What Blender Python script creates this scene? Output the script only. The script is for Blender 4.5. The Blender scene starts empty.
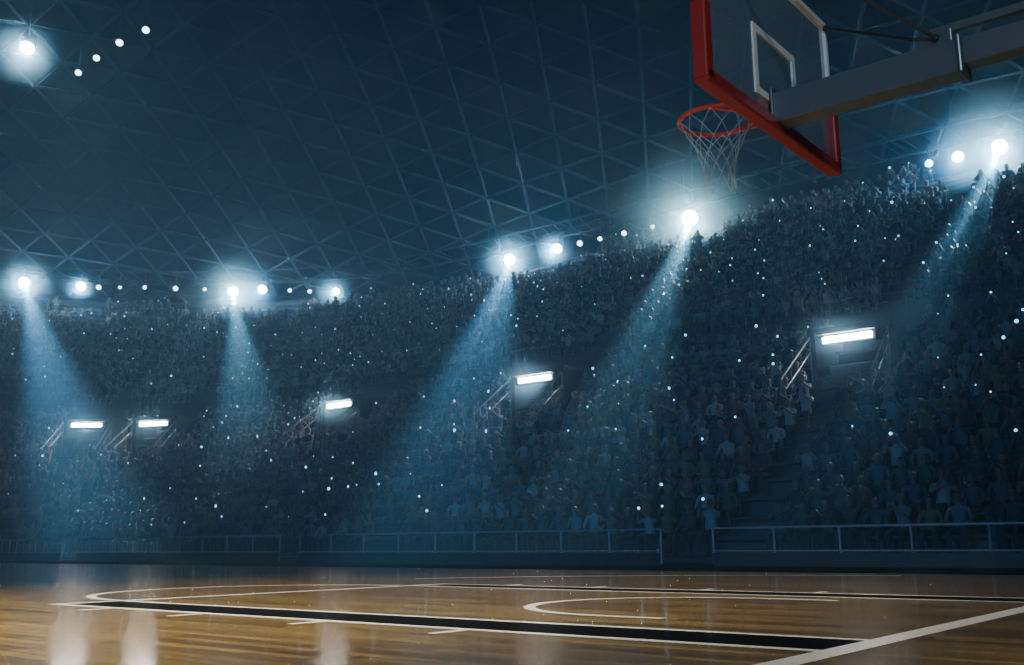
import bpy, bmesh, math, random
import numpy as np
from mathutils import Vector, Matrix
random.seed(7)
scene = bpy.context.scene
COL = scene.collection

# ------------------------------------------------------------------ helpers
def link(o, parent=None):
    COL.objects.link(o)
    if parent is not None:
        o.parent = parent
        o.matrix_parent_inverse = parent.matrix_basis.inverted()
    return o

class MB:
    def __init__(s): s.v=[]; s.f=[]; s.m=[]
    def add(s, vs, fs, mat=0):
        b=len(s.v); s.v+= [tuple(v) for v in vs]
        for f in fs: s.f.append([b+i for i in f]); s.m.append(mat)
    def box(s, c, size, mat=0, rot=None):
        hx,hy,hz=[k/2 for k in size]; c=Vector(c); vs=[]
        for x in(-hx,hx):
            for y in(-hy,hy):
                for z in(-hz,hz):
                    p=Vector((x,y,z))
                    if rot is not None: p=rot@p
                    vs.append(c+p)
        s.add(vs,[(0,1,3,2),(4,6,7,5),(0,4,5,1),(2,3,7,6),(0,2,6,4),(1,5,7,3)],mat)
    def cyl(s,p0,p1,r,n=8,mat=0,r1=None,caps=True):
        p0=Vector(p0);p1=Vector(p1);d=(p1-p0)
        if d.length<1e-6:return
        d.normalize(); a=Vector((0,0,1)) if abs(d.z)<.9 else Vector((1,0,0))
        u=d.cross(a).normalized(); w=d.cross(u)
        if r1 is None:r1=r
        vs=[]
        for p,rr in((p0,r),(p1,r1)):
            for i in range(n):
                t=2*math.pi*i/n
                vs.append(p+u*math.cos(t)*rr+w*math.sin(t)*rr)
        fs=[(i,(i+1)%n,n+(i+1)%n,n+i) for i in range(n)]
        if caps: fs+= [tuple(range(n))[::-1],tuple(range(n,2*n))]
        s.add(vs,fs,mat)
    def torus(s,c,R,r,N=48,n=10,mat=0):
        vs=[]
        for i in range(N):
            a=2*math.pi*i/N
            for j in range(n):
                b=2*math.pi*j/n
                vs.append((c[0]+(R+r*math.cos(b))*math.cos(a),c[1]+(R+r*math.cos(b))*math.sin(a),c[2]+r*math.sin(b)))
        fs=[(i*n+j,((i+1)%N)*n+j,((i+1)%N)*n+(j+1)%n,i*n+(j+1)%n) for i in range(N) for j in range(n)]
        s.add(vs,fs,mat)
    def ball(s,c,r,mat=0,nu=8,nv=6,sc=(1,1,1)):
        # closed sphere with pole vertices
        vs=[(c[0],c[1],c[2]+r*sc[2])]
        for j in range(1,nv):
            t=math.pi*j/nv
            for i in range(nu):
                a=2*math.pi*i/nu
                vs.append((c[0]+r*sc[0]*math.sin(t)*math.cos(a),c[1]+r*sc[1]*math.sin(t)*math.sin(a),c[2]+r*sc[2]*math.cos(t)))
        vs.append((c[0],c[1],c[2]-r*sc[2])); L=len(vs)-1
        fs=[(0,1+i,1+(i+1)%nu) for i in range(nu)]
        for j in range(nv-2):
            b=1+j*nu
            fs+=[(b+i,b+nu+i,b+nu+(i+1)%nu,b+(i+1)%nu) for i in range(nu)]
        b=1+(nv-2)*nu
        fs+=[(b+i,L,b+(i+1)%nu) for i in range(nu)]
        s.add(vs,fs,mat)
    def obj(s,name,mats,parent=None,smooth=False,bevel=0,doweld=False):
        me=bpy.data.meshes.new(name); me.from_pydata(s.v,[],s.f)
        for m in mats: me.materials.append(m)
        me.polygons.foreach_set("material_index",s.m)
        if smooth: me.polygons.foreach_set("use_smooth",[True]*len(s.f))
        me.update()
        o=bpy.data.objects.new(name,me); link(o,parent)
        if bevel:
            b=o.modifiers.new("bev",'BEVEL'); b.width=bevel; b.segments=2; b.limit_method='ANGLE'
        return o

def empty(name,loc):
    e=bpy.data.objects.new(name,None); e.location=loc; e.empty_display_size=.3
    COL.objects.link(e); 
    e.matrix_basis=Matrix.Translation(loc)
    return e
def tag(o,label,cat=None,group=None,kind=None):
    o["label"]=label
    if cat:o["category"]=cat
    if group:o["group"]=group
    if kind:o["kind"]=kind

def mat(name,col,rough=.5,metal=0,emis=None,es=0,coat=0,noise=0,nscale=8,samp=False,spec=.5):
    m=bpy.data.materials.new(name); m.use_nodes=True
    nt=m.node_tree; b=nt.nodes["Principled BSDF"]
    b.inputs["Base Color"].default_value=(*col,1); b.inputs["Roughness"].default_value=rough
    b.inputs["Metallic"].default_value=metal; b.inputs["Specular IOR Level"].default_value=spec
    if coat: b.inputs["Coat Weight"].default_value=coat
    if emis:
        b.inputs["Emission Color"].default_value=(*emis,1); b.inputs["Emission Strength"].default_value=es
        if not samp: m.cycles.emission_sampling='NONE'
    if noise:
        n=nt.nodes.new("ShaderNodeTexNoise"); n.inputs["Scale"].default_value=nscale; n.inputs["Detail"].default_value=5
        tc=nt.nodes.new("ShaderNodeTexCoord"); nt.links.new(tc.outputs["Object"],n.inputs["Vector"])
        mx=nt.nodes.new("ShaderNodeMix"); mx.data_type='RGBA'
        mx.inputs["A"].default_value=(*[c*(1-noise) for c in col],1); mx.inputs["B"].default_value=(*[min(1,c*(1+noise)) for c in col],1)
        nt.links.new(n.outputs["Fac"],mx.inputs["Factor"]); nt.links.new(mx.outputs["Result"],b.inputs["Base Color"])
    return m
def halomat(name,dens,col=(.3,.66,1)):
    m=bpy.data.materials.new(name); m.use_nodes=True; nt=m.node_tree; nt.nodes.clear()
    o=nt.nodes.new("ShaderNodeOutputMaterial"); v=nt.nodes.new("ShaderNodeVolumeScatter")
    v.inputs["Color"].default_value=(*col,1); v.inputs["Anisotropy"].default_value=0
    tc=nt.nodes.new("ShaderNodeTexCoord"); mp=nt.nodes.new("ShaderNodeMapping"); mp.inputs["Location"].default_value=(-1,-1,-1); mp.inputs["Scale"].default_value=(2,2,2)
    g=nt.nodes.new("ShaderNodeTexGradient"); g.gradient_type='SPHERICAL'
    pw=nt.nodes.new("ShaderNodeMath"); pw.operation='POWER'; pw.inputs[1].default_value=1.8
    ml=nt.nodes.new("ShaderNodeMath"); ml.operation='MULTIPLY'; ml.inputs[1].default_value=dens
    L=nt.links.new; L(tc.outputs["Generated"],mp.inputs[0]); L(mp.outputs[0],g.inputs[0]); L(g.outputs["Fac"],pw.inputs[0]); L(pw.outputs[0],ml.inputs[0]); L(ml.outputs[0],v.inputs["Density"])
    L(v.outputs[0],o.inputs["Volume"]); return m

# ------------------------------------------------------------------ materials
M_halo=halomat("lamp_halo_haze",.95)  # extra volumes, added only to build halos at the lamps
M_halo_bar=halomat("bar_halo_haze",.35)
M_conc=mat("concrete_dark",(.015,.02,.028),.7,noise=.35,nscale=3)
M_apron=mat("apron_floor",(.005,.006,.007),.6,noise=.3,nscale=2,spec=.0)
M_bench=mat("bench_plastic",(.015,.03,.055),.6,noise=.2)
M_wall=mat("wall_paint",(.004,.007,.012),.8,noise=.3,nscale=1,spec=.1)
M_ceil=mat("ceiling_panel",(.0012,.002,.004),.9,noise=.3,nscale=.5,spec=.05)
M_truss=mat("truss_steel",(.02,.038,.058),.7,.0,noise=.2,spec=.1)
M_rail=mat("rail_steel",(.16,.2,.24),.4,.2,noise=.15)
M_hrail=mat("handrail_dark",(.07,.09,.11),.4,.3,noise=.15)
M_panel=mat("barrier_panel",(.012,.016,.022),.5,noise=.3)
M_black=mat("housing_black",(.02,.022,.025),.5,.3,noise=.2)
M_lens=mat("flood_lens",(.8,.9,1),.3,emis=(.72,.9,1),es=200)
M_lens_s=mat("flood_lens_small",(.8,.9,1),.3,emis=(.55,.82,1),es=9)
M_bar=mat("bar_lens",(.9,.95,1),.3,emis=(.85,.93,1),es=130,samp=True)
M_flash=mat("phone_flash",(.8,.9,1),.3,emis=(.22,.6,1),es=3.2)
M_red=mat("padding_red",(.34,.015,.009),.4,noise=.12,nscale=5)
M_rim=mat("rim_red",(.8,.06,.03),.35,.1,noise=.1)
M_white=mat("frame_white",(.92,.94,.95),.4,noise=.06)
M_net=mat("net_cord",(.42,.54,.66),.8,noise=.1,nscale=60)
M_arm=mat("arm_steel",(.12,.155,.195),.3,.4,noise=.12,nscale=4)
M_skin=mat("skin",(.12,.08,.065),.6,noise=.15)
M_hair=mat("hair",(.015,.012,.011),.7,noise=.3)
M_trous=mat("trousers",(.018,.025,.036),.8,noise=.3)
M_shoe=mat("shoe",(.05,.05,.06),.6,noise=.2)

def cloth_random():
    m=bpy.data.materials.new("shirt_random"); m.use_nodes=True; nt=m.node_tree; b=nt.nodes["Principled BSDF"]
    oi=nt.nodes.new("ShaderNodeObjectInfo"); r=nt.nodes.new("ShaderNodeValToRGB"); r.color_ramp.interpolation='CONSTANT'
    cols=[(.025,.04,.08),(.09,.12,.15),(.01,.016,.025),(.04,.08,.12),(.17,.2,.23),(.025,.06,.05),(.09,.09,.045),(.02,.035,.08),(.05,.06,.075),(.02,.025,.035),(.08,.025,.025)]
    e=r.color_ramp.elements
    for i,c in enumerate(cols):
        el=e[0] if i==0 else e[1] if i==1 else e.new(i/len(cols))
        el.position=i/len(cols)
    for i,c in enumerate(cols): e[i].color=(*c,1)
    nt.links.new(oi.outputs["Random"],r.inputs["Fac"]); nt.links.new(r.outputs["Color"],b.inputs["Base Color"])
    b.inputs["Roughness"].default_value=.8
    return m,cols
M_shirt,SHIRTS=cloth_random()
def cloth_attr():
    m=bpy.data.materials.new("shirt_crowd"); m.use_nodes=True; nt=m.node_tree; b=nt.nodes["Principled BSDF"]
    a=nt.nodes.new("ShaderNodeAttribute"); a.attribute_name="shirt"
    nt.links.new(a.outputs["Color"],b.inputs["Base Color"]); b.inputs["Roughness"].default_value=.8
    return m
M_shirtA=cloth_attr()

def glass():
    m=bpy.data.materials.new("backboard_glass"); m.use_nodes=True; nt=m.node_tree; nt.nodes.clear()
    o=nt.nodes.new("ShaderNodeOutputMaterial"); t=nt.nodes.new("ShaderNodeBsdfTransparent"); t.inputs[0].default_value=(.6,.72,.82,1)
    g=nt.nodes.new("ShaderNodeBsdfGlossy"); g.inputs["Roughness"].default_value=.12
    dd=nt.nodes.new("ShaderNodeBsdfDiffuse"); dd.inputs[0].default_value=(.32,.44,.55,1)
    mx=nt.nodes.new("ShaderNodeMixShader"); mx.inputs[0].default_value=.12; nt.links.new(t.outputs[0],mx.inputs[1]); nt.links.new(g.outputs[0],mx.inputs[2])
    m2=nt.nodes.new("ShaderNodeMixShader"); m2.inputs[0].default_value=.3; nt.links.new(mx.outputs[0],m2.inputs[1]); nt.links.new(dd.outputs[0],m2.inputs[2])
    nt.links.new(m2.outputs[0],o.inputs[0]); return m
M_glass=glass()

def wood():
    m=bpy.data.materials.new("maple_court"); m.use_nodes=True; nt=m.node_tree; b=nt.nodes["Principled BSDF"]
    L=nt.links.new; N=nt.nodes.new
    b.inputs["Specular IOR Level"].default_value=.5
    tc=N("ShaderNodeTexCoord")
    br=N("ShaderNodeTexBrick"); br.inputs["Scale"].default_value=1
    br.inputs["Brick Width"].default_value=1.4; br.inputs["Row Height"].default_value=.095; br.inputs["Mortar Size"].default_value=.004
    br.inputs["Color1"].default_value=(.62,.43,.11,1); br.inputs["Color2"].default_value=(.24,.145,.03,1); br.inputs["Mortar"].default_value=(.05,.03,.01,1)
    br.offset=.37; br.inputs["Bias"].default_value=0
    L(tc.outputs["Object"],br.inputs["Vector"])
    mp=N("ShaderNodeMapping"); mp.inputs["Scale"].default_value=(1.2,22,1); L(tc.outputs["Object"],mp.inputs["Vector"])
    n=N("ShaderNodeTexNoise"); n.inputs["Scale"].default_value=2.5; n.inputs["Detail"].default_value=8; L(mp.outputs[0],n.inputs["Vector"])
    mx=N("ShaderNodeMix"); mx.data_type='RGBA'; mx.blend_type='MULTIPLY'; mx.inputs["Factor"].default_value=.85
    cr=N("ShaderNodeValToRGB"); cr.color_ramp.elements[0].color=(.4,.35,.3,1); cr.color_ramp.elements[0].position=.35; cr.color_ramp.elements[1].color=(1.2,1.15,1.1,1); cr.color_ramp.elements[1].position=.65
    L(n.outputs["Fac"],cr.inputs[0]); L(br.outputs["Color"],mx.inputs["A"]); L(cr.outputs[0],mx.inputs["B"]); L(mx.outputs["Result"],b.inputs["Base Color"])
    n2=N("ShaderNodeTexNoise"); n2.inputs["Scale"].default_value=.8; n2.inputs["Detail"].default_value=2; L(tc.outputs["Object"],n2.inputs["Vector"])
    mr=N("ShaderNodeMapRange"); mr.inputs["To Min"].default_value=.09; mr.inputs["To Max"].default_value=.13; L(n2.outputs["Fac"],mr.inputs["Value"]); L(mr.outputs[0],b.inputs["Roughness"])
    bp=N("ShaderNodeBump"); bp.inputs["Strength"].default_value=.03; bp.inputs["Distance"].default_value=.01; L(n.outputs["Fac"],bp.inputs["Height"]); L(bp.outputs[0],b.inputs["Normal"])
    return m
M_wood=wood()
M_pw=mat("paint_white",(.9,.9,.86),.35,noise=.05,nscale=3,spec=.1)
def blackpaint():
    m=bpy.data.materials.new("paint_black"); m.use_nodes=True; nt=m.node_tree; nt.nodes.clear()
    o=nt.nodes.new("ShaderNodeOutputMaterial"); d=nt.nodes.new("ShaderNodeBsdfDiffuse"); g=nt.nodes.new("ShaderNodeBsdfGlossy"); g.inputs["Roughness"].default_value=.12
    n=nt.nodes.new("ShaderNodeTexNoise"); n.inputs["Scale"].default_value=4; r=nt.nodes.new("ShaderNodeValToRGB")
    r.color_ramp.elements[0].color=(.004,.004,.004,1); r.color_ramp.elements[1].color=(.012,.011,.01,1)
    nt.links.new(n.outputs["Fac"],r.inputs[0]); nt.links.new(r.outputs[0],d.inputs[0])
    mx=nt.nodes.new("ShaderNodeMixShader"); mx.inputs[0].default_value=.08; nt.links.new(d.outputs[0],mx.inputs[1]); nt.links.new(g.outputs[0],mx.inputs[2]); nt.links.new(mx.outputs[0],o.inputs[0]); return m
M_pb=blackpaint()

# ------------------------------------------------------------------ camera
X=Vector((1286,221,1014)).normalized(); Y=Vector((835,-204,-1014)); Y=(Y-X*Y.dot(X)).normalized(); Z=X.cross(Y)
H=.40
R=Matrix((X,Y,Z))
cam=bpy.data.cameras.new("camera"); co=bpy.data.objects.new("camera",cam); COL.objects.link(co)
co.matrix_world=Matrix.Translation((0,0,H))@R.to_4x4()
cam.sensor_width=36; cam.lens=1014/1024*36; cam.clip_end=300; cam.clip_start=.02
scene.camera=co
RT=R.transposed()
def proj(p):
    q=RT@(Vector(p)-Vector((0,0,H)))
    if q.z>-.1:return None
    return 512+1014*q.x/-q.z, 332.5-1014*q.y/-q.z, -q.z

# ------------------------------------------------------------------ court
fl=MB()
fl.add([(-80,-15,-.03),(14,-15,-.03),(14,60,-.03),(-80,60,-.03)],[(0,1,2,3)],0)
o=fl.obj("floor",[M_apron]); tag(o,"dark polished arena floor around the court",kind="structure")

cf=MB()
cf.box((-15.5,2.3,-.015),(35.5,21.0,.03),0)
zc=[.001]
def strip(x0,x1,y0,y1,m):
    z=zc[0]
    cf.add([(x0,y0,z),(x1,y0,z),(x1,y1,z),(x0,y1,z)],[(0,1,2,3)],m)
def arc(cx,cy,r,a0,a1,w,m,dash=False):
    n=max(8,int(abs(a1-a0)/4)); z=zc[0]
    for i in range(n):
        if dash and (i//2)%2: continue
        t0=math.radians(a0+(a1-a0)*i/n); t1=math.radians(a0+(a1-a0)*(i+1)/n)
        ps=[(cx+rr*math.cos(t),cy+rr*math.sin(t),z) for t,rr in((t0,r-w/2),(t0,r+w/2),(t1,r+w/2),(t1,r-w/2))]
        cf.add(ps,[(0,1,2,3)],m)
BX=-1.53
HY=5.465
# baseline
strip(BX-.05,BX+.07,-3,12.4,1)
# lane: near side
FT=-7.2
strip(FT+.03,BX-.05,3.80,4.24,2)
strip(FT,BX-.05,3.73,3.80,1)
strip(FT,BX-.05,4.24,4.30,1)
strip(-6.95,BX-.05,7.38,7.80,2)
strip(FT,BX-.05,7.80,7.87,1)
strip(FT,BX-.05,7.31,7.38,1)
zc[0]=.0015
strip(FT-.06,FT+.03,3.73,7.87,1)
# free-throw circle, restricted arc
arc(-7.32,5.8,1.5,90,270,.08,1)
arc(-3.3,5.9,1.03,90,270,.075,1)
strip(-3.3,-2.75,6.89,6.97,1); strip(-3.3,-2.9,4.83,4.905,1)
arc(-2.75,HY,6.75,101,150,.08,1)
# lane space marks
for x in(-3.3,-4.3,-5.4,-6.4):
    strip(x-.03,x+.03,3.5,3.75,1); strip(x-.03,x+.03,7.83,8.08,1)
o=cf.obj("floor",[M_wood,M_pw,M_pb]); tag(o,"varnished maple basketball court with white and black painted lines",kind="structure")

# ------------------------------------------------------------------ bowl path
XR=8.0; XC=-34.0; YC=12.5
LS=XR-XC; LC=25.0; LE=16.0
def P(s,d):
    r=d-YC
    if s<LS: return Vector((XR-s,d,0)),Vector((0,-1,0))
    if s<LS+LC:
        a=math.radians(90+90*(s-LS)/LC)
        return Vector((XC+r*math.cos(a),YC+r*math.sin(a),0)),Vector((-math.cos(a),-math.sin(a),0))
    return Vector((XC-r,YC-(s-LS-LC),0)),Vector((1,0,0))
SS=[0,LS*.25,LS*.5,LS*.75]+[LS+LC*i/24 for i in range(25)]+[LS+LC+LE*.5,LS+LC+LE]
def sweep(mb,prof,m=0,ss=None,closed=False):
    ss=ss or SS; base=[]
    for s in ss:
        for d,z in prof:
            p,_=P(s,d); base.append((p.x,p.y,z))
    n=len(prof); fs=[]
    for i in range(len(ss)-1):
        for j in range(n if closed else n-1):
            k=(j+1)%n
            fs.append((i*n+j,(i+1)*n+j,(i+1)*n+k,i*n+k))
    mb.add(base,fs,m)
def sfromang(deg): return LS+LC*(deg-90)/90

ROWS=[]; RD=.68; RH=.423; D0=18.82; Z0=.077
z=Z0; d=D0
prof=[(d,-.03)]
for i in range(14):
    prof+=[(d,z),(d+RD,z)]; ROWS.append((d,z,0)); d+=RD; z+=RH
prof+=[(d,z),(d+1.2,z)]
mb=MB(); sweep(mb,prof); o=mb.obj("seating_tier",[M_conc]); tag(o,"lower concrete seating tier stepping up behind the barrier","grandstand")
zt=z; d2=d+1.2
prof=[(d2,zt),(d2,zt+1.0)]; z=zt+1.0; d=d2
for i in range(18):
    prof+=[(d,z),(d+RD,z)]; ROWS.append((d,z,1)); d+=RD; z+=.44
prof+=[(d,z),(43.8,z)]
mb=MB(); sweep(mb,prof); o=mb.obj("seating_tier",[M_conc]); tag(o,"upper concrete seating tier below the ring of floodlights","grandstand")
ztop=z
for d,z,t in ROWS:
    mb=MB(); sweep(mb,[(d+.36,z+.35),(d+.36,z+.39),(d+.66,z+.39),(d+.66,z+.35)],closed=True)
    sweep(mb,[(d+.6,z),(d+.6,z+.36),(d+.63,z+.36),(d+.63,z)],closed=True)
    o=mb.obj("bleacher_bench",[M_bench]); tag(o,"long blue bleacher bench on a concrete step","bench",group="bleacher benches of the grandstand")
# tier parapet rail
mb=MB(); sweep(mb,[(d2-.02,zt),(d2-.02,zt+1.05),(d2-.08,zt+1.05),(d2-.08,zt)],closed=True)
o=mb.obj("trim_1",[M_panel]); tag(o,"parapet face between lower and upper tier",kind="structure")
# back wall
mb=MB(); sweep(mb,[(44,-.03),(44,20)]); o=mb.obj("wall_back",[M_wall]); tag(o,"dark wall behind the upper seats",kind="structure")

# ------------------------------------------------------------------ roof
def rz(x,y):
    q=((x+15.5)/50)**2+((y-5.5)/40)**2
    return 16.3+7.7*(1-min(q,1.12))
mb=MB(); nx,ny=40,34; x0,x1,y0,y1=-72,20,-22,52
vs=[];fs=[]
for j in range(ny+1):
    for i in range(nx+1):
        x=x0+(x1-x0)*i/nx; y=y0+(y1-y0)*j/ny; vs.append((x,y,rz(x,y)+1.5))
for j in range(ny):
    for i in range(nx):
        a=j*(nx+1)+i; fs.append((a,a+1,a+nx+2,a+nx+1))
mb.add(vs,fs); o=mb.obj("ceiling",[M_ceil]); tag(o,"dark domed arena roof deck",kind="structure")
def lattice(name,p,r,dz,ox,lab):
    mb=MB(); hh=p*.866; g={}
    for j in range(int((y1-y0)/hh)):
        for i in range(int((x1-x0)/p)):
            x=x0+ox+i*p+(p/2 if j%2 else 0); y=y0+ox*.5+j*hh
            g[i,j]=Vector((x,y,rz(x,y)+dz))
    for (i,j),a in g.items():
        nb=[(i+1,j)]; nb+=[(i,j+1),(i+1,j+1)] if j%2 else [(i,j+1),(i-1,j+1)]
        if a.x<-70 or a.y>46 or (a.x>2) or (a.y<0): continue
        for k in nb:
            if k in g: mb.cyl(a,g[k],r,4,caps=False)
    o=mb.obj(name,[M_truss]); tag(o,lab,"roof truss"); return o
lattice("roof_space_frame",2.4,.085,0,0,"steel triangular space frame under the domed roof")

# ------------------------------------------------------------------ lights
def light(kind,loc,energy,color=(.5,.78,1),target=None,size=None,blend=.6,radius=.15,parent=None):
    l=bpy.data.lights.new(kind.lower(),kind); l.energy=energy; l.color=color; l.shadow_soft_size=radius
    o=bpy.data.objects.new(kind.lower()+"_lamp",l); 
    o.location=loc
    if kind=='SPOT': l.spot_size=math.radians(size); l.spot_blend=blend
    if target is not None: o.rotation_euler=(Vector(target)-Vector(loc)).to_track_quat('-Z','Y').to_euler()
    COL.objects.link(o)
    return o

LIT=[]
def floodlight(loc,target,rad,big,top=None,lab=None,glow=0):
    loc=Vector(loc); dr=(Vector(target)-loc).normalized()
    e=empty("floodlight",loc)
    if rad>.13: LIT.append((loc.x,loc.y,1.0 if rad<.2 else 2.0))
    else: LIT.append((loc.x,loc.y,.5))
    q=dr.to_track_quat('-Z','Y').to_matrix()
    mb=MB(); back=loc-dr*.05
    mb.cyl(back,back-dr*rad*.9,rad*1.12,16,r1=rad*.6); 
    for k in range(4): mb.cyl(back-dr*(rad*.25+k*rad*.15),back-dr*(rad*.3+k*rad*.15),rad*(1.15-k*.1),16)
    mb.obj("housing",[M_black],e)
    mb=MB(); mb.cyl(loc-dr*.05,loc,rad,20)
    mb.ball(loc-dr*.03,rad*.85,0,14,8)
    mb.obj("lens",[M_lens if big else M_lens_s],e,smooth=True)
    mb=MB(); up=(top if top else loc.z+.75)
    sd=q@Vector((1,0,0)); bk=loc-dr*rad*.4
    for sg in(-1,1): mb.box(bk+sd*sg*rad*1.25+Vector((0,0,rad*.7)),(.05,.05,rad*1.6))
    mb.cyl(bk+sd*rad*1.3+Vector((0,0,rad*1.5)),bk-sd*rad*1.3+Vector((0,0,rad*1.5)),.04)
    mb.cyl(bk+Vector((0,0,rad*1.5)),Vector((bk.x,bk.y,up)),.04)
    mb.obj("bracket",[M_black],e)
    if glow:  # denser haze added round the lamp so that it shows a glow
        mb=MB(); mb.ball(loc+dr*.35,glow,0,32,20); o=mb.obj("halo_haze",[M_halo],e,smooth=True); o["label"]="added ball of dense haze for the halo around the lamp"; o["kind"]="stuff"
    tag(e,lab or ("large round floodlight glowing blue-white under the roof ring" if big else "small round floodlight on the roof ring"),"floodlight",group="floodlights around the arena roof")
    return e,dr
ZL=15.0
BEAM=150000; PT=640
BC=(.24,.6,1); PC=(.18,.56,1)
beams=[((-56.1,25.9),(-42,21.2,6.5),.28,1.0,1.9),((-49,34.8),(-35.2,26.2,5.1),.28,1.0,2.9),((-32.3,40),(-21.0,24,3.9),.28,1.0,1.9),((-21.6,40),(-15.5,25,4),.36,1.8,4.0),((-8.3,40),(-7.9,29,6.7),.28,1.2,3.0)]
for (x,y),t,r,k,gl in beams:
    big_e,dr=floodlight((x,y,ZL),t,r,True,glow=gl)
    p=Vector((x,y,ZL))+dr*.5
    light('SPOT',p,BEAM*k,BC,target=Vector((x,y,ZL))+dr*10,size=12,blend=1,radius=.1)
    light('POINT',p,PT*k,PC,radius=.1)
def inward(x,y):
    if x>XC: return Vector((x,y-9,ZL-5))
    n=Vector((XC-x,YC-y,0)).normalized(); return Vector((x,y,ZL))+n*9-Vector((0,0,5))
for x,y,r,b,gl in[(-29.2,40,.24,1,1.15),(-9.8,40,.2,1,0),(-10.9,40,.14,0,0),(-54.5,28.4,.24,1,1.0),(-47.3,35.6,.24,1,0),(-44.4,38.7,.19,1,1.5)]:
    e,dr=floodlight((x,y,ZL),inward(x,y),r,bool(b),glow=gl)
    light('POINT',Vector((x,y,ZL))+dr*.5,PT*.6*(r/.24)**2,PC,radius=.08)
for x,y,r in[(-27.8,40,.13),(-26.6,40,.1),(-25.2,40,.12),(-23.6,40,.09),(-45.6,37.7,.1),(-46.3,36.8,.1),(-49.8,33.4,.09),(-50.9,32.2,.13),(-52,30.9,.1),(-53.1,30,.08),(-54,29.2,.13)]:
    floodlight((x,y,ZL),inward(x,y),r,False)
for x,y,r in[(-38.2,16.9,.26),(-38.7,19.3,.12),(-36.9,19.1,.12),(-35,19,.13),(-33.3,19.1,.13)]:
    e,dr=floodlight((x,y,19.8),(x+6,y-6,8),r,r>.2,top=rz(x,y),lab="round floodlight hung from the roof space frame",glow=1.7 if r>.2 else 0)
    if r>.2: light('POINT',Vector((x,y,19.8))+dr*.5,PT*.3,PC,radius=.1)
# ring pipe
mb=MB(); sweep(mb,[(40.2,15.62),(40.2,15.72),(40.35,15.72),(40.35,15.62)],closed=True); sweep(mb,[(40.2,16.42),(40.2,16.5),(40.35,16.5),(40.35,16.42)],closed=True)
s=0
while s<LS+LC+LE:
    a,_=P(s,40.28); b,_=P(min(s+.8,LS+LC+LE),40.28); mb.cyl((a.x,a.y,15.67),(b.x,b.y,16.45),.03,4); s+=.8
for s in range(0,int(LS+LC+LE),6):
    a,_=P(s,40.28); mb.cyl((a.x,a.y,16.45),(a.x,a.y,max(16.5,rz(a.x,a.y))),.03,4)
o=mb.obj("lighting_truss",[M_truss]); tag(o,"slim steel lighting truss running around the roof edge","lighting truss")

# added lights without fixtures: court, stand fill and a key on the hoop
light('SPOT',(-5.2,-4,7),14000,(1,.93,.76),target=(-6.2,4.0,0),size=52,blend=1,radius=.4)
light('SPOT',(1.5,-2.5,5),1900,(1,.93,.76),target=(.2,3.8,0),size=46,blend=1,radius=.3)
light('SPOT',(-2,-12,7),12500,(.07,.36,1),target=(-32,31,5),size=50,blend=1,radius=.5)  # blue fill added to brighten the crowd
light('SPOT',(-6,-12,7),11500,(.07,.36,1),target=(-11,30,5),size=44,blend=1,radius=.5)
light('SPOT',(2.5,-1.5,5.5),950,(.66,.83,1),target=(-2.5,5.4,3.2),size=34,blend=.5,radius=.3)  # key added to brighten backboard and arm

# ------------------------------------------------------------------ portals
def portal(s,i):
    d0=26.0; p,n=P(s,d0); t=Vector((-n.y,n.x,0)); rot=Matrix((t,-n,Vector((0,0,1)))).transposed()
    e=empty("entrance_portal",Vector((p.x,p.y,4.5)))
    L=lambda a,b,z: p+t*a-n*b+Vector((0,0,z))   # a sideways, b outwards
    mb=MB()
    for sg in(-1,1): mb.box(L(sg*1.0,1.0,5.05),(.16,2.1,1.7),0,rot)
    mb.box(L(0,1.0,5.92),(2.2,2.1,.12),0,rot); mb.box(L(0,2.0,5.1),(1.9,.08,1.6),0,rot)
    mb.obj("surround",[M_panel],e)
    mb=MB(); mb.box(L(0,-.08,5.62),(1.5,.16,.26),0,rot)
    mb.box(L(0,-.16,5.77),(1.6,.34,.04),0,rot); mb.obj("light_housing",[M_black],e)
    mb=MB(); mb.box(L(0,-.17,5.62),(1.3,.05,.15),0,rot); o=mb.obj("light_bar",[M_bar],e); o["label"]="glowing white rectangular light bar"
    mb=MB(); c=L(0,-.35,5.62); mb.ball(c,1.3,0,24,14);  # haze ball added to give the bar its halo
    o=mb.obj("halo_haze",[M_halo_bar],e,smooth=True); o["label"]="added ball of dense haze for the glow of the light bar"; o["kind"]="stuff"
    for sg in(-1,1):
        mb=MB(); a=L(sg*1.05,-.1,5.75); b=L(sg*1.15,-1.9,4.4)
        mb.cyl(a,b,.03,6); mb.cyl(a-Vector((0,0,.4)),b-Vector((0,0,.4)),.02,6)
        for k in range(4):
            q=a.lerp(b,k/3); dd=q-p; dist=-(dd.dot(n)); zz=Z0+max(0,math.floor((26+dist-D0)/RD+1e-4))*RH
            mb.cyl(q,(q.x,q.y,zz),.02,6)
        mb.obj("handrail",[M_hrail],e)
    tag(e,"stand entrance with a glowing light bar over it and sloping handrails","stadium entrance",group="entrances in the lower tier")
PS=[XR+9.5,XR+19.85,XR+29.3,sfromang(115.8),sfromang(129)]
for i,s in enumerate(PS): portal(s,i)

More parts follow.
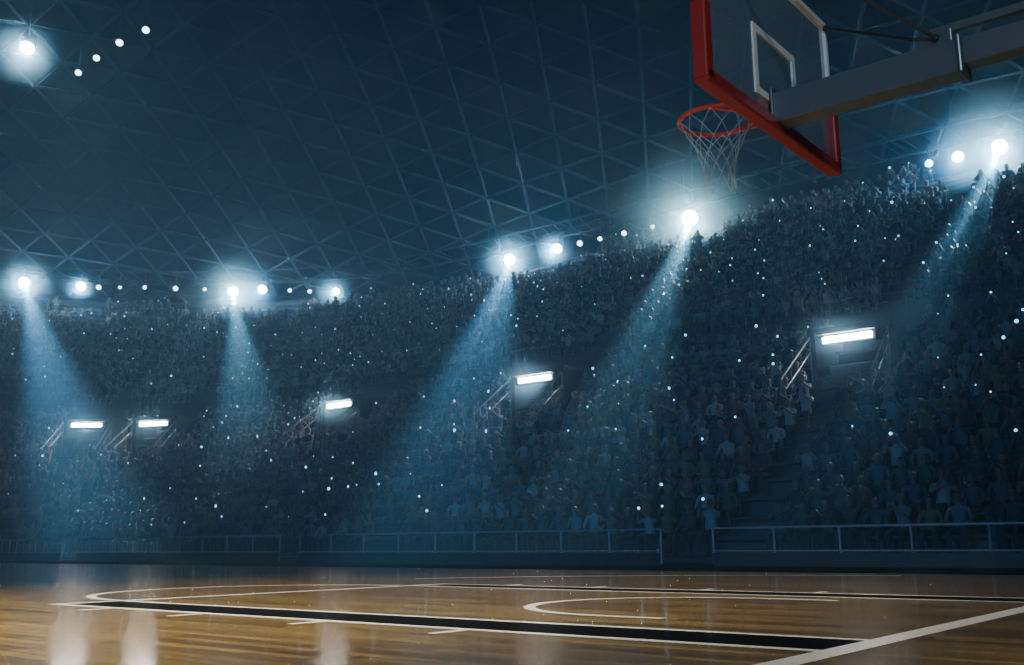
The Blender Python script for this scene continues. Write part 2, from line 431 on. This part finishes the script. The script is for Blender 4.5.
# ------------------------------------------------------------------ barrier
def barrier(s0,s1):
    D=17.0; n=max(2,int((s1-s0)/1.1)); p,_=P((s0+s1)/2,D)
    m=[s0+(s1-s0)*i/n for i in range(n+1)]
    fine=[s0+(s1-s0)*i/(n*3) for i in range(n*3+1)]
    e=empty("barrier_railing",Vector((p.x,p.y,0)))
    mb=MB(); sweep(mb,[(D-.03,-.03),(D-.03,.2),(D+.03,.2),(D+.03,-.03)],ss=fine,closed=True); mb.obj("lower_panel",[M_panel],e)
    for nm,zz,h in(("top_rail",.64,.035),("middle_rail",.235,.025)):
        mb=MB(); sweep(mb,[(D-.03,zz-h/2),(D-.03,zz+h/2),(D+.03,zz+h/2),(D+.03,zz-h/2)],ss=fine,closed=True); mb.obj(nm,[M_rail],e)
    for s in m:
        q,_=P(s,D); mb=MB(); mb.cyl((q.x,q.y,.0),(q.x,q.y,.65),.022,8); mb.obj("post",[M_rail],e)
    tag(e,"low steel railing over a dark panel at court edge","railing",group="railings between court and seats")
for a,b in[(4,XR+9.0),(XR+10.1,XR+20.6),(XR+21.4,XR+31.5),(XR+32.5,LS+LC*.45),(LS+LC*.55,LS+LC+6)]: barrier(a,b)

# ------------------------------------------------------------------ people
def skin_mesh(pose,sub):
    V=[];E=[];Rr=[]
    def v(p,r): V.append(p);Rr.append(r);return len(V)-1
    pel=v((0,.0,.56),(.155,.12)); sp=v((0,-.02,.74),(.14,.105)); ch=v((0,-.03,.93),(.165,.11)); nk=v((0,-.035,1.09),(.055,.055))
    h0=v((0,-.05,1.17),(.075,.085)); h1=v((0,-.05,1.26),(.085,.1)); h2=v((0,-.04,1.335),(.055,.065))
    E+=[(pel,sp),(sp,ch),(ch,nk),(nk,h0),(h0,h1),(h1,h2)]
    for sg in(-1,1):
        sh=v((sg*.19,-.03,1.0),(.06,.06)); E.append((ch,sh))
        if pose==0: el,wr,hd=(sg*.26,-.1,.76),(sg*.14,-.33,.68),(sg*.1,-.4,.67)
        elif pose==1: el,wr,hd=(sg*.34,-.1,1.16),(sg*.33,-.14,1.42),(sg*.33,-.15,1.52)
        elif pose==2: el,wr,hd=(sg*.25,-.22,.86),(sg*.08,-.42,1.02),(sg*.04,-.46,1.1)
        else: el,wr,hd=(sg*.25,-.2,.9),(sg*.09,-.4,1.18),(sg*.06,-.42,1.25)
        a=v(el,(.045,.045)); b=v(wr,(.032,.03)); c=v(hd,(.042,.022)); E+=[(sh,a),(a,b),(b,c)]
        hp=v((sg*.1,-.05,.54),(.095,.09)); kn=v((sg*.15,-.42,.54),(.068,.068)); an=v((sg*.15,-.4,.13),(.043,.045)); to=v((sg*.17,-.52,.06),(.045,.04))
        E+=[(pel,hp),(hp,kn),(kn,an),(an,to)]
    me=bpy.data.meshes.new("tmp"); me.from_pydata(V,E,[]); o=bpy.data.objects.new("tmp",me); COL.objects.link(o)
    o.modifiers.new("s",'SKIN')
    for i,r in enumerate(Rr): me.skin_vertices[0].data[i].radius=r
    me.skin_vertices[0].data[0].use_root=True
    if sub:
        m=o.modifiers.new("u",'SUBSURF'); m.levels=sub
    dg=bpy.context.evaluated_depsgraph_get(); ev=o.evaluated_get(dg); r=bpy.data.meshes.new_from_object(ev)
    vs=[tuple(x.co) for x in r.vertices]; fs=[list(p.vertices) for p in r.polygons]; ms=[]
    for p in r.polygons:
        c=p.center
        if c.z>1.1 and abs(c.x)<.13 and c.y>-.25:
            m=1 if (c.z>1.29 or (c.y>-.04 and c.z>1.13)) else 0
        elif (pose==1 and c.z>1.38) or (pose in(2,3) and c.y<-.36 and c.z>.8) or (pose==0 and c.y<-.31 and c.z>.63): m=0
        elif c.z<.12: m=4
        elif c.z<.62: m=3
        else: m=2
        ms.append(m)
    bpy.data.objects.remove(o); 
    if sub:
        mb=MB(); 
        for sg in(-1,1): mb.ball((sg*.03,-.138,1.235),.013,1,6,4); mb.ball((sg*.088,-.05,1.215),.025,0,6,4,(.4,.7,1.1))
        mb.ball((0,-.15,1.205),.017,0,6,4,(.8,1,1.3)); mb.box((0,-.135,1.165),(.045,.015,.01),1)
        b=len(vs); vs+=mb.v; fs+=[[b+i for i in f] for f in mb.f]; ms+=mb.m
    return vs,fs,ms
HI=[skin_mesh(p,1) for p in range(4)]
LO=[skin_mesh(p,0) for p in range(4)]
seats=[]
for ri,(d,z,t) in enumerate(ROWS):
    s=1.0
    while s<LS+LC+6:
        p,n=P(s,d+.5)
        fac=1 if s<LS else max(.3,(d+.5-YC)*math.pi/2/LC)
        if s>LS+LC: fac=1
        step=.47/fac
        ok=True
        for ps in PS:
            f2=fac if ps>LS else 1
            w=1.25 if (24.4<d<28.4) else .35
            if abs(s-ps)*f2<w: ok=False
        if d>38.5:
            for lx,ly,lr in LIT:
                if (p.x-lx)**2+(p.y-ly)**2<lr*lr: ok=False
            if s>LS-2 and d>40.2: ok=False
            if random.random()<.25: ok=False
        if ok and random.random()<.96: seats.append((s,p,n,z))
        s+=step*random.uniform(.92,1.14)
info=[]
for s,p,n,z in seats:
    sc=random.uniform(.78,.92); yaw=random.uniform(-.35,.35)
    pose=random.choices([0,1,2,3],[.56,.015,.25,.175])[0]
    if z>11 and pose==1: pose=0
    base=math.atan2(n.x,-n.y)   # rotate -Y to n
    loc=Vector((p.x,p.y,z))+n*random.uniform(-.02,.02)
    pr=proj(loc+Vector((0,0,1))); vis=pr is not None and -5<pr[0]<1029 and pr[1]>0
    info.append((loc,base+yaw,sc,pose,pr[2] if pr else 999,vis,n))
near=sorted([i for i in range(len(info)) if info[i][5]],key=lambda i:info[i][4])[:300]
nearset=set(near)
protos=[]
pm=[M_skin,M_hair,M_shirt,M_trous,M_shoe]
desc=["seated spectator with hands resting on the lap","seated spectator cheering with both arms raised","seated spectator clapping hands in front of the chest","seated spectator holding both hands up before the face"]
for k in range(4):
    me=bpy.data.meshes.new("spectator"); vs,fs,ms=HI[k]; me.from_pydata(vs,[],fs)
    for m in pm: me.materials.append(m)
    me.polygons.foreach_set("material_index",ms); me.polygons.foreach_set("use_smooth",[True]*len(fs)); me.update(); protos.append(me)
for i in near:
    loc,a,sc,pose,_,_,_=info[i]
    o=bpy.data.objects.new("person",protos[pose]); o.location=loc; o.rotation_euler=(0,0,a); o.scale=(sc,)*3
    COL.objects.link(o); tag(o,desc[pose]+" in the stands","person",group="spectators in the nearest rows")
# rest of the crowd in one mesh
VV=[];FL=[];FTT=[];MI=[];CC=[];base=0
arr=[(np.array(v),[len(f) for f in fs],np.array([i for f in fs for i in f]),ms) for v,fs,ms in LO]
for i,(loc,a,sc,pose,_,_,_) in enumerate(info):
    if i in nearset: continue
    v,ft,fi,ms=arr[pose]; c,s_=math.cos(a),math.sin(a)
    Rm=np.array([[c,-s_,0],[s_,c,0],[0,0,1]])*sc
    VV.append(v@Rm.T+np.array(loc)); FL.append(fi+base); FTT+=ft; MI+=ms
    col=random.choice(SHIRTS); CC.append(np.tile(np.array([*col,1.0]),(len(v),1))); base+=len(v)
VV=np.concatenate(VV);FL=np.concatenate(FL);CC=np.concatenate(CC)
me=bpy.data.meshes.new("crowd"); me.vertices.add(len(VV)); me.vertices.foreach_set("co",VV.ravel().astype(np.float32))
me.loops.add(len(FL)); me.loops.foreach_set("vertex_index",FL.astype(np.int32))
me.polygons.add(len(FTT)); st=np.concatenate([[0],np.cumsum(FTT)[:-1]]).astype(np.int32)
me.polygons.foreach_set("loop_start",st); me.polygons.foreach_set("loop_total",np.array(FTT,dtype=np.int32))
for m in[M_skin,M_hair,M_shirtA,M_trous,M_shoe]: me.materials.append(m)
me.polygons.foreach_set("material_index",np.array(MI,dtype=np.int32))
me.update(calc_edges=True); me.validate()
at=me.color_attributes.new("shirt",'FLOAT_COLOR','POINT'); at.data.foreach_set("color",CC.ravel().astype(np.float32))
o=bpy.data.objects.new("crowd",me); COL.objects.link(o); tag(o,"dense crowd of seated spectators filling the stands","crowd",kind="stuff",group="spectators in the stands")
print("PEOPLE",len(info),"faces",len(FTT))
# phones
mb=MB(); mb.box((0,0,0),(.15,.01,.075),0); mb.cyl((.0,-.004,.0),(.0,-.012,.0),.036,10,1)
mp_=mb.obj("smartphone",[M_black,M_flash]); pmesh=mp_.data; bpy.data.objects.remove(mp_)
vis=[i for i in range(len(info)) if info[i][5]]
cand=[i for i in vis if info[i][3]==3]; random.shuffle(cand)
for i in cand[:290]:
    loc,a,sc,_,_,_,n=info[i]
    f=Vector((math.sin(a),-math.cos(a),0))
    o=bpy.data.objects.new("smartphone",pmesh); o.location=loc+f*.47*sc+Vector((0,0,1.3*sc)); k=random.uniform(.4,1.0) if random.random()<.8 else random.uniform(1,1.4); o.rotation_euler=(0,0,a)
    o.scale=(k,k,k)
    COL.objects.link(o); tag(o,"smartphone with a lit flash held up by a spectator","phone",group="phones held up in the crowd")

# ------------------------------------------------------------------ hoop
HX=-2.347; Y0=4.54; Y1=6.41; ZB=2.80; ZT=3.92
hoop=empty("basketball_hoop",Vector((1.9,HY,0)))
tag(hoop,"portable basketball hoop with glass backboard, red padding and white net","basketball hoop")
mb=MB(); mb.add([(HX,Y0+.04,ZB+.04),(HX,Y1-.04,ZB+.04),(HX,Y1-.04,ZT-.04),(HX,Y0+.04,ZT-.04)],[(0,1,2,3)]); bb=mb.obj("backboard",[M_glass],hoop); bb["label"]="clear glass backboard"
mb=MB(); w=.035
mb.box((HX,Y0+.045,(ZB+ZT)/2),(.045,w,ZT-ZB-.06)); mb.box((HX,Y1-.045,(ZB+ZT)/2),(.045,w,ZT-ZB-.06))
mb.box((HX,HY,ZT-.045),(.045,Y1-Y0-.06,w)); mb.box((HX,HY,ZB+.045),(.045,Y1-Y0-.06,w))
mb.obj("frame",[M_white],bb,bevel=.004)
mb=MB(); pd=.09
mb.box((HX,HY+.01,ZB+.035),(pd,Y1-Y0,.08)); 
for yy in(Y0+.033,Y1-.033): mb.box((HX,yy,ZB+.245),(pd,.08,.46))
mb.obj("padding",[M_red],bb,bevel=.012)
mb=MB(); zz=2.975; hw=.30; hh=.45; t=.045; x=HX+.004; hy=HY+.04
mb.box((x,hy,zz+t/2),(.014,2*hw,t)); mb.box((x,hy,zz+hh-t/2),(.014,2*hw,t))
for sg in(-1,1): mb.box((x,hy+sg*(hw-t/2),zz+hh/2),(.014,t,hh-2*t))
mb.obj("target_square",[M_white],bb)
RC=(HX-.385,HY,2.99)
mb=MB(); mb.torus(RC,.232,.0135)
rim=mb.obj("rim",[M_rim],hoop,smooth=True)
mb=MB(); mb.box((HX-.035,HY,2.955),(.06,.17,.13)); mb.box((HX-.11,HY,2.975),(.12,.12,.012))
mb.cyl((HX-.02,HY-.07,2.9),(RC[0]+.05,HY-.222,2.985),.007); mb.cyl((HX-.02,HY+.07,2.9),(RC[0]+.05,HY+.222,2.985),.007)
mb.obj("rim_bracket",[M_rim],rim,bevel=.003)
mb=MB(); lv=[(.228,-.005),(.19,-.08),(.152,-.155),(.12,-.23),(.1,-.305),(.09,-.375),(.098,-.45)]
def node(k,i):
    r,zq=lv[k]; a=2*math.pi*(i+.5*(k%2))/10; return Vector((RC[0]+r*math.cos(a),RC[1]+r*math.sin(a),RC[2]+zq))
for k in range(6):
    for i in range(10):
        mb.cyl(node(k,i),node(k+1,i),.0025,5); mb.cyl(node(k,i),node(k+1,i-1 if k%2==0 else i+1),.0025,5)
for k in range(1,7):
    for i in range(10): mb.ball(node(k,i),.005,0,6,4)
for i in range(10):
    a=2*math.pi*i/10; mb.ball((RC[0]+.23*math.cos(a),RC[1]+.23*math.sin(a),RC[2]-.008),.012,0,6,4)
net=mb.obj("net",[M_net],hoop); net["label"]="white corded net narrowing downward"
# arm
AZ=2.935
mb=MB(); mb.box(((HX-1.25)/2+.005,HY,AZ),(abs(HX+1.25)-.03,.15,.19)); mb.box((HX+.03,HY,AZ),(.02,.22,.24))
mb.box((-1.26,HY,AZ),(.02,.19,.22)); mb.box((.35,HY,AZ+.02),(3.2,.12,.15))
mb.box((-.2,HY,AZ+.19),(2.5,.05,.05)); mb.box((-1.4,HY,AZ+.14),(.2,.06,.1))
mb.obj("support_arm",[M_arm],hoop,bevel=.008)
for sg in(-1,1):
    mb=MB(); a=Vector((HX+.03,HY+sg*.87,ZT-.08)); b=Vector((-1.38,HY+sg*.04,3.08)); mb.cyl(a,b,.011,8); mb.ball(a,.02); mb.ball(b,.02)
    mb.obj("brace_rod",[M_black],hoop)
mb=MB(); mb.box((1.75,HY,1.75),(.2,.2,2.7)); mb.cyl((1.0,HY,2.9),(1.75,HY,1.6),.04,10); mb.obj("mast",[M_arm],hoop,bevel=.01)
mb=MB(); mb.box((2.0,HY,.22),(1.5,1.1,.38)); 
mb.box((1.22,HY,.6),(.12,1.0,1.1))
mb.obj("base",[M_red],hoop,bevel=.03)
mb=MB()
for xx in(1.4,2.6):
    for yy in(-.4,.4): mb.cyl((xx,HY+yy-.03,.03),(xx,HY+yy+.03,.03),.03,12)
mb.obj("wheels",[M_black],hoop)

# ------------------------------------------------------------------ world: dark, filled with thin haze
w=bpy.data.worlds.new("world"); scene.world=w; w.use_nodes=True; nt=w.node_tree
nt.nodes["Background"].inputs[0].default_value=(.02,.05,.1,1); nt.nodes["Background"].inputs[1].default_value=.0
vs_=nt.nodes.new("ShaderNodeVolumeScatter"); vs_.inputs["Color"].default_value=(.33,.66,1,1); vs_.inputs["Density"].default_value=.0085; vs_.inputs["Anisotropy"].default_value=.45
nt.links.new(vs_.outputs[0],nt.nodes["World Output"].inputs["Volume"])
